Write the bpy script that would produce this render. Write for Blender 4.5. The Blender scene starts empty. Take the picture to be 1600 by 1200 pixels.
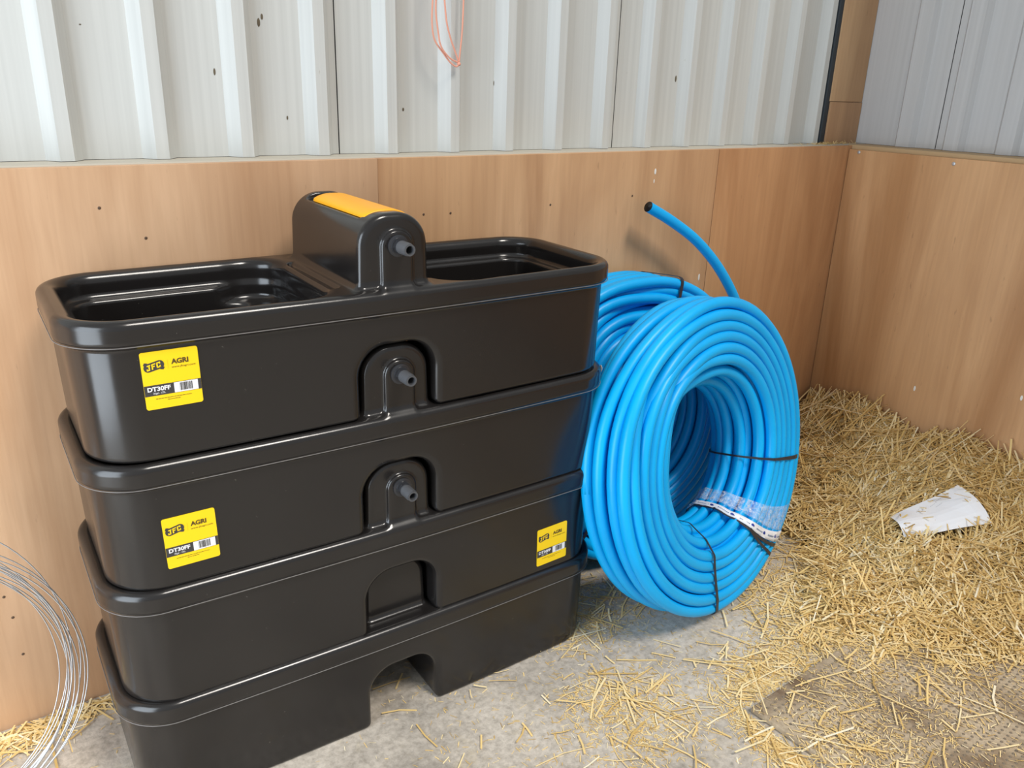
import bpy, bmesh, math, random
import numpy as np
from mathutils import Vector, Matrix

random.seed(7)
rng = np.random.default_rng(11)
scene = bpy.context.scene
COL = scene.collection
PI = math.pi

# ------------------------------------------------------------------ camera
CAM = np.array([-0.8278, -1.8183, 1.3972])
YAW, PITCH, ROLL, FPX = -0.63424, 0.35254, 0.03228, 1274.7
_f = np.array([-math.sin(YAW) * math.cos(PITCH), math.cos(YAW) * math.cos(PITCH), -math.sin(PITCH)])
_r = np.array([math.cos(YAW), math.sin(YAW), 0.0])
_u = np.cross(_r, _f)
CR = _r * math.cos(ROLL) + _u * math.sin(ROLL)
CU = -_r * math.sin(ROLL) + _u * math.cos(ROLL)
CF = _f
cam_data = bpy.data.cameras.new('camera')
cam = bpy.data.objects.new('camera', cam_data)
COL.objects.link(cam)
cam.matrix_world = Matrix(((CR[0], CU[0], -CF[0], CAM[0]), (CR[1], CU[1], -CF[1], CAM[1]),
                           (CR[2], CU[2], -CF[2], CAM[2]), (0, 0, 0, 1)))
cam_data.sensor_fit = 'HORIZONTAL'
cam_data.sensor_width = 36.0
cam_data.lens = FPX / 1600 * 36.0
cam_data.clip_start = 0.02
scene.camera = cam


def ray(px, py):
    return CF + CR * ((px - 800) / FPX) - CU * ((py - 600) / FPX)


def at(px, py, axis, val):
    """survey helper: where the sight line of a pixel meets the plane coordinate[axis] = val"""
    d = ray(px, py)
    return CAM + d * ((val - CAM[axis]) / d[axis])


# ------------------------------------------------------------------ light
world = bpy.data.worlds.new('overcast_sky')
scene.world = world
world.use_nodes = True
bg = world.node_tree.nodes['Background']
bg.inputs[0].default_value = (0.93, 0.97, 1.0, 1)
bg.inputs[1].default_value = 0.44

sun_d = bpy.data.lights.new('sun', 'SUN')
sun_d.energy = 1.85
sun_d.angle = math.radians(16)
sun_d.color = (1.0, 0.94, 0.86)
sun = bpy.data.objects.new('sun', sun_d)
COL.objects.link(sun)
sun.rotation_euler = Vector((-0.17, 0.52, -0.84)).to_track_quat('-Z', 'Y').to_euler()

door_d = bpy.data.lights.new('doorway_daylight', 'AREA')
door_d.shape = 'RECTANGLE'
door_d.size, door_d.size_y = 1.4, 2.3
door_d.energy = 62
door_d.color = (0.80, 0.90, 1.0)
door = bpy.data.objects.new('doorway_daylight', door_d)
COL.objects.link(door)
door.location = (-2.35, -1.15, 1.18)
door.rotation_euler = Vector((3.0, 0.7, -0.05)).to_track_quat('-Z', 'Y').to_euler()

vs = scene.view_settings
vs.view_transform = 'Standard'
vs.look = 'None'
vs.gamma = 1.0
vs.exposure = 0.25
vs.use_curve_mapping = False


# ------------------------------------------------------------------ helpers
def new_mat(name, rough=0.5, color=(0.8, 0.8, 0.8), metal=0.0, spec=0.5):
    m = bpy.data.materials.new(name)
    m.use_nodes = True
    b = m.node_tree.nodes['Principled BSDF']
    b.inputs['Base Color'].default_value = (*color, 1)
    b.inputs['Roughness'].default_value = rough
    b.inputs['Metallic'].default_value = metal
    b.inputs['Specular IOR Level'].default_value = spec
    return m, m.node_tree.nodes, m.node_tree.links, b


def ramp(nodes, stops):
    r = nodes.new('ShaderNodeValToRGB')
    e = r.color_ramp.elements
    while len(e) < len(stops):
        e.new(0.5)
    for el, (p, c) in zip(e, stops):
        el.position = p
        el.color = (*c, 1) if len(c) == 3 else c
    return r


def noise(nodes, links, vec, scale, detail=4, rough=0.55, dist=0.0):
    n = nodes.new('ShaderNodeTexNoise')
    n.inputs['Scale'].default_value = scale
    n.inputs['Detail'].default_value = detail
    n.inputs['Roughness'].default_value = rough
    n.inputs['Distortion'].default_value = dist
    if vec is not None:
        links.new(vec, n.inputs['Vector'])
    return n


def mapping(nodes, links, scale=(1, 1, 1), rot=(0, 0, 0), loc=(0, 0, 0), rnd=False):
    tc = nodes.new('ShaderNodeTexCoord')
    mp = nodes.new('ShaderNodeMapping')
    mp.inputs['Scale'].default_value = scale
    mp.inputs['Rotation'].default_value = rot
    mp.inputs['Location'].default_value = loc
    src = tc.outputs['Object']
    if rnd:
        oi = nodes.new('ShaderNodeObjectInfo')
        va = nodes.new('ShaderNodeVectorMath')
        va.operation = 'MULTIPLY_ADD'
        cb = nodes.new('ShaderNodeCombineXYZ')
        for i in range(3):
            links.new(oi.outputs['Random'], cb.inputs[i])
        links.new(cb.outputs[0], va.inputs[0])
        va.inputs[1].default_value = (17.3, 9.1, 5.7)
        links.new(src, va.inputs[2])
        src = va.outputs[0]
    links.new(src, mp.inputs['Vector'])
    return mp.outputs[0]


def mix(nodes, links, a, b, fac, mode='MIX'):
    m = nodes.new('ShaderNodeMix')
    m.data_type = 'RGBA'
    m.blend_type = mode
    for sock, v in ((m.inputs[6], a), (m.inputs[7], b), (m.inputs[0], fac)):
        if isinstance(v, (int, float)):
            sock.default_value = v
        elif isinstance(v, tuple):
            sock.default_value = (*v, 1)
        else:
            links.new(v, sock)
    return m.outputs[2]


def bump(nodes, links, bsdf, height, strength=0.3, dist=0.005):
    b = nodes.new('ShaderNodeBump')
    b.inputs['Strength'].default_value = strength
    b.inputs['Distance'].default_value = dist
    links.new(height, b.inputs['Height'])
    links.new(b.outputs[0], bsdf.inputs['Normal'])


def mesh_obj(name, V, F, mat=None, parent=None, smooth=False, loc=None):
    me = bpy.data.meshes.new(name)
    V = np.asarray(V, dtype=float)
    me.from_pydata(V.tolist(), [], F if isinstance(F, list) else F.tolist())
    me.update()
    if smooth:
        me.shade_smooth()
    o = bpy.data.objects.new(name, me)
    COL.objects.link(o)
    if mat:
        me.materials.append(mat)
    if parent is not None:
        o.parent = parent
    if loc is not None:
        o.location = loc
    return o


def fast_mesh(name, V, Q, mat=None, parent=None, smooth=True):
    """numpy quads / tris -> mesh object"""
    V = np.ascontiguousarray(V, dtype=np.float32)
    Q = np.ascontiguousarray(Q, dtype=np.int32)
    n, k = Q.shape
    me = bpy.data.meshes.new(name)
    me.vertices.add(len(V))
    me.vertices.foreach_set('co', V.ravel())
    me.loops.add(n * k)
    me.loops.foreach_set('vertex_index', Q.ravel())
    me.polygons.add(n)
    me.polygons.foreach_set('loop_start', np.arange(0, n * k, k, dtype=np.int32))
    me.update(calc_edges=True)
    me.polygons.foreach_set('use_smooth', np.full(n, smooth, dtype=bool))
    o = bpy.data.objects.new(name, me)
    COL.objects.link(o)
    if mat:
        me.materials.append(mat)
    if parent is not None:
        o.parent = parent
    return o


def box_bm(bm, lo, hi, bevel=0.0):
    c = [(a + b) / 2 for a, b in zip(lo, hi)]
    s = [abs(b - a) for a, b in zip(lo, hi)]
    r = bmesh.ops.create_cube(bm, size=1.0, matrix=Matrix.Translation(c) @ Matrix.Diagonal((*s, 1)))
    if bevel:
        es = {e for v in r['verts'] for e in v.link_edges}
        bmesh.ops.bevel(bm, geom=list(es), offset=bevel, segments=2, affect='EDGES', profile=0.5)


def bm_obj(name, bm, mat=None, parent=None, smooth=False):
    me = bpy.data.meshes.new(name)
    bm.to_mesh(me)
    bm.free()
    if smooth:
        me.shade_smooth()
    o = bpy.data.objects.new(name, me)
    COL.objects.link(o)
    if mat:
        me.materials.append(mat)
    if parent is not None:
        o.parent = parent
    return o


def box(name, lo, hi, mat, parent=None, bevel=0.002):
    bm = bmesh.new()
    box_bm(bm, lo, hi, bevel)
    return bm_obj(name, bm, mat, parent)


def empty(name, loc=(0, 0, 0), rz=0.0):
    o = bpy.data.objects.new(name, None)
    o.empty_display_size = 0.1
    o.location = loc
    o.rotation_euler = (0, 0, rz)
    COL.objects.link(o)
    return o


def tag(o, label=None, cat=None, group=None, kind=None):
    if label:
        o['label'] = label
    if cat:
        o['category'] = cat
    if group:
        o['group'] = group
    if kind:
        o['kind'] = kind
    return o


def tube(P, r, sides=8, closed=False, caps=True):
    """polyline -> tube verts / faces (parallel transport)"""
    P = np.asarray(P, float)
    n = len(P)
    if closed:
        T = np.roll(P, -1, 0) - np.roll(P, 1, 0)
    else:
        T = np.gradient(P, axis=0)
    T /= np.linalg.norm(T, axis=1)[:, None]
    ref = np.array([0, 0, 1.0]) if abs(T[0][2]) < 0.9 else np.array([1.0, 0, 0])
    N = np.cross(T[0], ref)
    N /= np.linalg.norm(N)
    r = np.broadcast_to(np.asarray(r, float), (n,))
    ang = np.arange(sides) * 2 * PI / sides
    V = np.zeros((n, sides, 3))
    for i in range(n):
        N = N - T[i] * (N @ T[i])
        N /= np.linalg.norm(N)
        B = np.cross(T[i], N)
        V[i] = P[i] + r[i] * (np.cos(ang)[:, None] * N + np.sin(ang)[:, None] * B)
    V = V.reshape(-1, 3)
    F = []
    m = n if closed else n - 1
    for i in range(m):
        a, b = i * sides, ((i + 1) % n) * sides
        for k in range(sides):
            k2 = (k + 1) % sides
            F.append((a + k, a + k2, b + k2, b + k))
    if caps and not closed:
        F.append(tuple(range(sides - 1, -1, -1)))
        F.append(tuple((n - 1) * sides + k for k in range(sides)))
    return V, F


def lathe(prof, sides=24):
    """profile of (radius, height) along +Z -> verts, faces"""
    V, F = [], []
    for r, z in prof:
        for k in range(sides):
            a = 2 * PI * k / sides
            V.append((r * math.cos(a), r * math.sin(a), z))
    for i in range(len(prof) - 1):
        for k in range(sides):
            k2 = (k + 1) % sides
            F.append((i * sides + k, i * sides + k2, (i + 1) * sides + k2, (i + 1) * sides + k))
    return np.array(V), F


# ------------------------------------------------------------------ materials
def m_plywood(name, light, dark, seed=0.0, horizontal=False):
    m, N, L, b = new_mat(name, 0.55)
    rot = (0, PI / 2, 0) if horizontal else (0, 0, 0)
    v1 = mapping(N, L, (4.2, 4.2, 0.5), rot, (seed, seed * 1.7, seed * 0.6), rnd=True)
    n1 = noise(N, L, v1, 0.75, 5, 0.55, 1.1)
    v2 = mapping(N, L, (34, 34, 1.6), rot, (seed * 2, 0, seed), rnd=True)
    n2 = noise(N, L, v2, 2.2, 4, 0.6, 0.3)
    v3 = mapping(N, L, (1.1, 1.1, 0.8), rot, (seed, 3 + seed, 1), rnd=True)
    n3 = noise(N, L, v3, 1.6, 3, 0.5, 0.4)
    mid = tuple((a + c) / 2 for a, c in zip(light, dark))
    c1 = ramp(N, [(0.34, dark), (0.45, mid), (0.55, light), (0.68, mid)])
    L.new(n1.outputs['Fac'], c1.inputs[0])
    c2 = ramp(N, [(0.35, (0.72, 0.66, 0.60)), (0.62, (1.05, 1.04, 1.02))])
    L.new(n2.outputs['Fac'], c2.inputs[0])
    col = mix(N, L, c1.outputs[0], c2.outputs[0], 0.22, 'MULTIPLY')
    c3 = ramp(N, [(0.35, (0.85, 0.80, 0.76)), (0.65, (1.08, 1.08, 1.08))])
    L.new(n3.outputs['Fac'], c3.inputs[0])
    col = mix(N, L, col, c3.outputs[0], 0.6, 'MULTIPLY')
    # fine dark pores and pale scuffs
    v4 = mapping(N, L, (1, 1, 0.25), rot, (seed, 1, 2))
    n4 = noise(N, L, v4, 70, 2, 0.5)
    c4 = ramp(N, [(0.70, (0, 0, 0)), (0.76, (1, 1, 1))])
    L.new(n4.outputs['Fac'], c4.inputs[0])
    col = mix(N, L, col, tuple(c * 0.55 for c in dark), mixfac(N, L, c4.outputs[0], 0.35))
    L.new(col, b.inputs['Base Color'])
    bump(N, L, b, n2.outputs['Fac'], 0.10, 0.002)
    return m


def mixfac(N, L, sock, k):
    mm = N.new('ShaderNodeMath')
    mm.operation = 'MULTIPLY'
    L.new(sock, mm.inputs[0])
    mm.inputs[1].default_value = k
    return mm.outputs[0]


PLY_A = m_plywood('plywood_pale', (0.63, 0.405, 0.245), (0.49, 0.285, 0.155), 0.0)
PLY_M = m_plywood('plywood_streaked', (0.66, 0.405, 0.22), (0.44, 0.235, 0.115), 6.0)
PLY_B = m_plywood('plywood_orange', (0.60, 0.335, 0.165), (0.38, 0.175, 0.072), 4.0)
PLY_C = m_plywood('plywood_side', (0.66, 0.385, 0.19), (0.47, 0.24, 0.10), 8.5)
PLY_P = m_plywood('plywood_post', (0.60, 0.39, 0.215), (0.46, 0.28, 0.145), 2.5)
PLY_Q = m_plywood('plywood_offcut', (0.48, 0.285, 0.15), (0.36, 0.205, 0.105), 5.5, True)


def m_clad(name, col):
    m, N, L, b = new_mat(name, 0.42, col)
    v = mapping(N, L, (38, 38, 0.35))
    n = noise(N, L, v, 2.0, 3, 0.5)
    c = ramp(N, [(0.3, tuple(x * 0.93 for x in col)), (0.7, tuple(min(1, x * 1.04) for x in col))])
    L.new(n.outputs['Fac'], c.inputs[0])
    v2 = mapping(N, L, (1, 1, 0.6))
    n2 = noise(N, L, v2, 46, 3, 0.6)
    c2 = ramp(N, [(0.73, (0, 0, 0)), (0.79, (1, 1, 1))])
    L.new(n2.outputs['Fac'], c2.inputs[0])
    colr = mix(N, L, c.outputs[0], (0.28, 0.25, 0.20), mixfac(N, L, c2.outputs[0], 0.5))
    L.new(colr, b.inputs['Base Color'])
    return m


CLAD = m_clad('painted_steel_white', (0.555, 0.565, 0.545))
CLAD_R = m_clad('painted_steel_grey', (0.54, 0.54, 0.54))


def m_concrete():
    m, N, L, b = new_mat('concrete', 0.82)
    v = mapping(N, L)
    n1 = noise(N, L, v, 3.2, 6, 0.62, 0.3)
    c1 = ramp(N, [(0.25, (0.27, 0.24, 0.205)), (0.5, (0.52, 0.465, 0.395)), (0.75, (0.66, 0.60, 0.52))])
    L.new(n1.outputs['Fac'], c1.inputs[0])
    n2 = noise(N, L, v, 60, 6, 0.7)
    c2 = ramp(N, [(0.32, (0.55, 0.54, 0.52)), (0.6, (1.12, 1.12, 1.12))])
    L.new(n2.outputs['Fac'], c2.inputs[0])
    col = mix(N, L, c1.outputs[0], c2.outputs[0], 0.75, 'MULTIPLY')
    n3 = noise(N, L, v, 9, 5, 0.7)
    c3 = ramp(N, [(0.56, (0, 0, 0)), (0.70, (1, 1, 1))])
    L.new(n3.outputs['Fac'], c3.inputs[0])
    col = mix(N, L, col, (0.52, 0.43, 0.27), mixfac(N, L, c3.outputs[0], 0.45))
    L.new(col, b.inputs['Base Color'])
    bump(N, L, b, n2.outputs['Fac'], 0.35, 0.004)
    return m


CONCRETE = m_concrete()


def m_mat():
    m, N, L, b = new_mat('rubber_mat_dusty', 0.75)
    v = mapping(N, L)
    n1 = noise(N, L, v, 3.6, 5, 0.6, 0.4)
    c1 = ramp(N, [(0.38, (0.19, 0.125, 0.075)), (0.54, (0.48, 0.385, 0.27)), (0.78, (0.60, 0.51, 0.39))])
    L.new(n1.outputs['Fac'], c1.inputs[0])
    n2 = noise(N, L, v, 90, 4, 0.7)
    c2 = ramp(N, [(0.3, (0.7, 0.68, 0.65)), (0.65, (1.15, 1.15, 1.12))])
    L.new(n2.outputs['Fac'], c2.inputs[0])
    col = mix(N, L, c1.outputs[0], c2.outputs[0], 0.8, 'MULTIPLY')
    L.new(col, b.inputs['Base Color'])
    bump(N, L, b, n2.outputs['Fac'], 0.3, 0.003)
    return m


MAT_RUBBER = m_mat()


def m_poly():
    m, N, L, b = new_mat('black_polyethylene', 0.3, (0.014, 0.0135, 0.014), spec=0.55)
    v = mapping(N, L)
    n = noise(N, L, v, 5, 4, 0.6)
    mr = N.new('ShaderNodeMapRange')
    mr.inputs[1].default_value = 0.3
    mr.inputs[2].default_value = 0.7
    mr.inputs[3].default_value = 0.15
    mr.inputs[4].default_value = 0.25
    L.new(n.outputs['Fac'], mr.inputs[0])
    L.new(mr.outputs[0], b.inputs['Roughness'])
    n2 = noise(N, L, v, 7, 3, 0.5)
    bump(N, L, b, n2.outputs['Fac'], 0.10, 0.006)
    n3 = noise(N, L, v, 130, 2, 0.5)
    c3 = ramp(N, [(0.76, (0, 0, 0)), (0.80, (1, 1, 1))])
    L.new(n3.outputs['Fac'], c3.inputs[0])
    col = mix(N, L, (0.014, 0.0125, 0.012), (0.20, 0.18, 0.15), mixfac(N, L, c3.outputs[0], 0.25))
    L.new(col, b.inputs['Base Color'])
    return m


POLY = m_poly()
POLY_SEAM = new_mat('moulding_flash_line', 0.35, (0.16, 0.15, 0.145))[0]
LID = new_mat('yellow_plastic_lid', 0.42, (0.95, 0.42, 0.005))[0]
FITTING = new_mat('grey_nylon_fitting', 0.45, (0.075, 0.078, 0.085))[0]
NUT = new_mat('dark_glossy_locknut', 0.22, (0.03, 0.031, 0.035))[0]
BORE_SHADE = new_mat('painted_bore_shade', 0.7, (0.008, 0.008, 0.009))[0]  # near-black colour standing for the shade inside open pipe ends
ST_Y = new_mat('sticker_yellow', 0.45, (0.93, 0.63, 0.006))[0]
ST_K = new_mat('sticker_black', 0.45, (0.045, 0.042, 0.042))[0]
ST_W = new_mat('sticker_white', 0.45, (0.80, 0.80, 0.82))[0]
ST_B = new_mat('sticker_ink_brown', 0.5, (0.10, 0.06, 0.01))[0]
TIE = new_mat('black_strap', 0.35, (0.022, 0.024, 0.034))[0]
STEEL_DK = new_mat('dark_painted_steel', 0.5, (0.022, 0.030, 0.038))[0]
WIRE = new_mat('galvanised_wire', 0.30, (0.62, 0.64, 0.67), metal=0.85)[0]
TWINE = new_mat('pink_baler_twine', 0.7, (0.78, 0.36, 0.26))[0]
SCREW = new_mat('zinc_screw', 0.4, (0.55, 0.55, 0.56), metal=0.6)[0]
SCREW_DK = new_mat('rusty_nail_head', 0.6, (0.10, 0.06, 0.035))[0]
WHITE_SPLASH = new_mat('white_splash', 0.7, (0.82, 0.80, 0.74))[0]
DIRT = new_mat('dark_dried_mud', 0.8, (0.12, 0.095, 0.06))[0]


def m_pipe():
    m, N, L, b = new_mat('blue_water_pipe', 0.38, (0.0, 0.36, 0.9), spec=0.35)
    v = mapping(N, L)
    n = noise(N, L, v, 6, 3, 0.5)
    c = ramp(N, [(0.3, (0.0, 0.39, 0.86)), (0.7, (0.0, 0.45, 0.95))])
    L.new(n.outputs['Fac'], c.inputs[0])
    L.new(c.outputs[0], b.inputs['Base Color'])
    return m


PIPE = m_pipe()


def m_straw(name, palette):
    m, N, L, b = new_mat(name, 0.6)
    a = N.new('ShaderNodeAttribute')
    a.attribute_name = 'tone'
    c = ramp(N, palette)
    L.new(a.outputs['Fac'], c.inputs[0])
    L.new(c.outputs[0], b.inputs['Base Color'])
    b.inputs['Specular IOR Level'].default_value = 0.3
    return m


STRAW = m_straw('straw', [(0.0, (0.30, 0.18, 0.06)), (0.3, (0.66, 0.44, 0.15)), (0.65, (0.86, 0.63, 0.27)),
                          (0.9, (0.92, 0.77, 0.46)), (1.0, (0.93, 0.86, 0.68))])


def m_heap():
    m, N, L, b = new_mat('packed_straw', 0.9)
    v = mapping(N, L)
    n = noise(N, L, v, 55, 6, 0.7, 1.5)
    c = ramp(N, [(0.3, (0.06, 0.04, 0.02)), (0.55, (0.22, 0.145, 0.06)), (0.75, (0.42, 0.30, 0.13))])  # bed coloured dark to stand for shade in the gaps between stalks
    L.new(n.outputs['Fac'], c.inputs[0])
    L.new(c.outputs[0], b.inputs['Base Color'])
    bump(N, L, b, n.outputs['Fac'], 0.8, 0.01)
    return m


HEAP = m_heap()


def m_film():
    m, N, L, b = new_mat('clear_wrinkled_tape', 0.12, (0.9, 0.95, 1.0))
    v = mapping(N, L)
    n = noise(N, L, v, 85, 4, 0.7, 1.2)
    bump(N, L, b, n.outputs['Fac'], 0.9, 0.004)
    tr = N.new('ShaderNodeBsdfTransparent')
    mx = N.new('ShaderNodeMixShader')
    mr = ramp(N, [(0.42, (0.06, 0.06, 0.06)), (0.60, (0.30, 0.30, 0.30)), (0.70, (0.72, 0.72, 0.72))])
    L.new(n.outputs['Fac'], mr.inputs[0])
    L.new(mr.outputs[0], mx.inputs[0])
    L.new(tr.outputs[0], mx.inputs[1])
    L.new(b.outputs[0], mx.inputs[2])
    L.new(mx.outputs[0], N['Material Output'].inputs['Surface'])
    return m


FILM = m_film()
LABEL_W = new_mat('white_printed_tape', 0.45, (0.80, 0.84, 0.92))[0]
LABEL_BLUE = new_mat('navy_print', 0.5, (0.01, 0.035, 0.30))[0]
LABEL_GREY = new_mat('grey_blue_print', 0.5, (0.18, 0.25, 0.40))[0]


def m_paper():
    m, N, L, b = new_mat('white_paper', 0.75, (0.90, 0.915, 0.95))
    v = mapping(N, L)
    n = noise(N, L, v, 22, 3, 0.6)
    bump(N, L, b, n.outputs['Fac'], 0.25, 0.004)
    return m


PAPER = m_paper()
INK = new_mat('faint_pencil_grey', 0.8, (0.50, 0.51, 0.55))[0]

# ------------------------------------------------------------------ structure
XR = 2.0263          # inner face of the plywood on the side wall
HP = 1.22            # plywood height

floor = fast_mesh('floor', [(-7, -8, 0), (2.4, -8, 0), (2.4, 0.4, 0), (-7, 0.4, 0)], [(0, 1, 2, 3)], CONCRETE, smooth=False)
tag(floor, 'grey worn concrete floor dusted with chaff', kind='structure')

# back wall: plywood sheets below, profiled steel sheets above
wall_back = empty('wall_back')
tag(wall_back, 'back wall of pale plywood below white ribbed steel cladding', kind='structure')
for x0, x1, m in ((-3.57, -2.351, PLY_A), (-2.349, -1.131, PLY_A), (-1.129, 0.0898, PLY_A), (0.0902, 1.308, PLY_M), (1.310, XR + 0.018, PLY_B)):
    box('plywood_sheet', (x0, 0.0, 0.0), (x1, 0.018, HP), m, wall_back, 0.0006)


def ribbed_sheet(u0, u1, ribs, z0, z1, prot=0.030, sl=0.022, top=0.026, t=0.0012):
    """profile running along u, depth v (0 = pan, negative towards the room)"""
    prof = [(u0, 0.0)]
    for r in ribs:
        if r - 0.004 <= u0 or r + 2 * sl + top >= u1:
            continue
        prof += [(r, 0.0), (r + sl, -prot), (r + sl + top, -prot), (r + 2 * sl + top, 0.0)]
    prof.append((u1, 0.0))
    V, F = [], []
    for u, v in prof:
        V += [(u, v, z0), (u, v, z1), (u, v + t, z0), (u, v + t, z1)]
    for i in range(len(prof) - 1):
        a, b = i * 4, i * 4 + 4
        F += [(a, b, b + 1, a + 1), (a + 2, a + 3, b + 3, b + 2)]
    F += [(0, 1, 3, 2), (len(V) - 4, len(V) - 2, len(V) - 1, len(V) - 3)]
    return V, F


RIBS = [-0.596, -0.413, -0.230, -0.048, 0.134, 0.316, 0.491, 0.664, 0.842, 1.018, 1.192, 1.363, 1.534, 1.706, 1.878]
RIBS = [RIBS[0] - 0.183 * k for k in range(14, 0, -1)] + RIBS
YC = 0.10
for u0, u1 in ((-3.3, -1.720), (-1.717, -0.880), (-0.877, 0.037), (0.040, 0.929), (0.932, 1.782), (1.785, 1.985)):
    V, F = ribbed_sheet(u0, u1, RIBS, HP + 0.004, 3.2)
    # neighbouring sheets lap: each sits a few mm behind the last
    o = mesh_obj('cladding_sheet', V, F, CLAD, wall_back)
    o.location = (0, YC, 0)

# side wall
wall_right = empty('wall_right')
tag(wall_right, 'side wall of orange plywood below grey ribbed steel cladding', kind='structure')
for y0, y1 in ((-2.44, -0.002), (-4.88, -2.442)):
    box('plywood_sheet', (XR, y0, 0.0), (XR + 0.018, y1, HP - 0.012), PLY_C, wall_right, 0.0015)
RIBS_R = [-0.100 - 0.178 * k for k in range(26)]
for u0, u1 in ((-0.252, 0.098), (-1.10, -0.255), (-1.95, -1.103), (-4.6, -1.953)):
    V, F = ribbed_sheet(-u1, -u0, sorted([-r for r in RIBS_R]), HP + 0.004, 3.2, prot=0.020, sl=0.014, top=0.05)
    o = mesh_obj('cladding_sheet', V, F, CLAD_R, wall_right)
    o.rotation_euler = (0, 0, -PI / 2)
    o.location = (XR + 0.13, 0, 0)

# added dark boxes behind the steel sheets, blocking sky light in their laps
LIGHT_BLOCK = new_mat('added_light_block', 0.9, (0.03, 0.032, 0.034))[0]
box('backing', (-3.4, YC + 0.004, HP), (2.3, YC + 0.03, 3.2), LIGHT_BLOCK, wall_back, 0)
box('backing', (XR + 0.135, -4.7, HP), (XR + 0.16, YC + 0.03, 3.2), LIGHT_BLOCK, wall_right, 0)

# ledges on top of the plywood
trim = box('trim_1', (-3.57, 0.0185, HP - 0.045), (XR + 0.14, YC + 0.03, HP + 0.003), new_mat('grey_sill_paint', 0.6, (0.46, 0.43, 0.36))[0], None, 0.003)
tag(trim, 'grey painted sill along the top of the back plywood', kind='structure')
trim2 = box('trim_2', (XR + 0.0185, -4.6, HP - 0.045), (XR + 0.15, 0.018, HP + 0.003), new_mat('raw_timber_sill', 0.65, (0.50, 0.34, 0.18))[0], None, 0.003)
tag(trim2, 'raw timber sill along the top of the side plywood', kind='structure')

# corner post clad with plywood, dark steel edge behind it
post = empty('corner_post', (2.08, 0.07, HP))
tag(post, 'plywood clad corner post with a dark steel edge, standing above the corner', 'post')
pl = at(1290, 205, 1, 0.06)[0]
o = box('cladding_board', (pl, 0.060, HP + 0.152), (XR + 0.128, 0.078, 3.2), PLY_P, post, 0.001)
o.matrix_parent_inverse = Matrix.Translation(post.location).inverted()
o = box('offcut_board', (pl + 0.004, 0.058, HP + 0.003), (XR + 0.128, 0.078, HP + 0.1505), PLY_Q, post, 0.001)
o.matrix_parent_inverse = Matrix.Translation(post.location).inverted()
o = box('steel_edge', (pl - 0.022, 0.064, HP + 0.003), (pl + 0.02, 0.20, 3.2), STEEL_DK, post, 0.001)
o.matrix_parent_inverse = Matrix.Translation(post.location).inverted()


def blob(name, c, r, mat, parent, axis, squash=0.3, sx=1.0, sz=1.0):
    bm = bmesh.new()
    bmesh.ops.create_icosphere(bm, subdivisions=2, radius=1.0)
    o = bm_obj(name, bm, mat, parent, True)
    s = [r * sx, r * sx, r * sz]
    s[axis] = r * squash
    o.scale = s
    o.location = c
    return o


# screw and nail heads
for px, py in ((1342, 238), (1490, 256)):
    blob('screw', at(px, py, 0, XR - 0.0005), 0.0065, SCREW, wall_right, 0)
for px, py in ((228, 372), (662, 335), (704, 333), (860, 320), (155, 325), (988, 306), (20, 965), (36, 1022), (6, 933)):
    blob('nail_head', at(px, py, 1, -0.0004), 0.0032, SCREW_DK, wall_back, 1)

# dried splashes on plywood and steel
for px, py, r, sz, m in ((1024, 268, 0.006, 2.2, WHITE_SPLASH), (1022, 283, 0.003, 3.0, WHITE_SPLASH), (1092, 433, 0.006, 2.8, WHITE_SPLASH),
                         (1091, 452, 0.003, 2.4, WHITE_SPLASH)):
    blob('splash', at(px, py, 1, -0.0002), r * 0.7, m, wall_back, 1, 0.15, 1.0, sz)
for px, py, r, sz, m in ((404, 35, 0.005, 2.6, DIRT), (409, 26, 0.004, 2.2, DIRT), (335, 112, 0.0035, 3.0, DIRT), (449, 184, 0.003, 2.2, DIRT),
                         (630, 171, 0.004, 1.5, DIRT), (772, 130, 0.003, 3.0, DIRT), (773, 115, 0.002, 2.0, DIRT), (1056, 123, 0.005, 2.8, DIRT), (125, 38, 0.003, 0.6, DIRT)):
    blob('splash', at(px, py, 1, YC - 0.0005), r * 0.7, m, wall_back, 1, 0.15, 1.0, sz)
for px, py, r, sz, m in ((1429, 607, 0.004, 2.6, WHITE_SPLASH), (1596, 622, 0.004, 2.4, WHITE_SPLASH)):
    blob('splash', at(px, py, 0, XR - 0.0002), r, m, wall_right, 0, 0.15, 1.0, sz)

# ------------------------------------------------------------------ water troughs (moulded shape from a distance field)
UH = 0.2525            # stacking height of one trough
TA, TB = 0.572, 0.196   # half length / half depth of the body at the rim
TAPX, TAPY = 0.007, -0.001
BX = 0.071           # float housing half width
BTOP = UH + 0.143


def sd_rr(x, y, a, b, r):
    qx = np.abs(x) - a + r
    qy = np.abs(y) - b + r
    return np.minimum(np.maximum(qx, qy), 0) + np.hypot(np.maximum(qx, 0), np.maximum(qy, 0)) - r


def extr(d2, z, z0, z1, rad):
    wz = np.abs(z - (z0 + z1) / 2) - (z1 - z0) / 2 + rad
    w2 = d2 + rad
    return np.minimum(np.maximum(w2, wz), 0) + np.hypot(np.maximum(w2, 0), np.maximum(wz, 0)) - rad


def smin(a, b, k):
    h = np.maximum(k - np.abs(a - b), 0) / k
    return np.minimum(a, b) - h * h * k * 0.25


def smax(a, b, k):
    return -smin(-a, -b, k)


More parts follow.
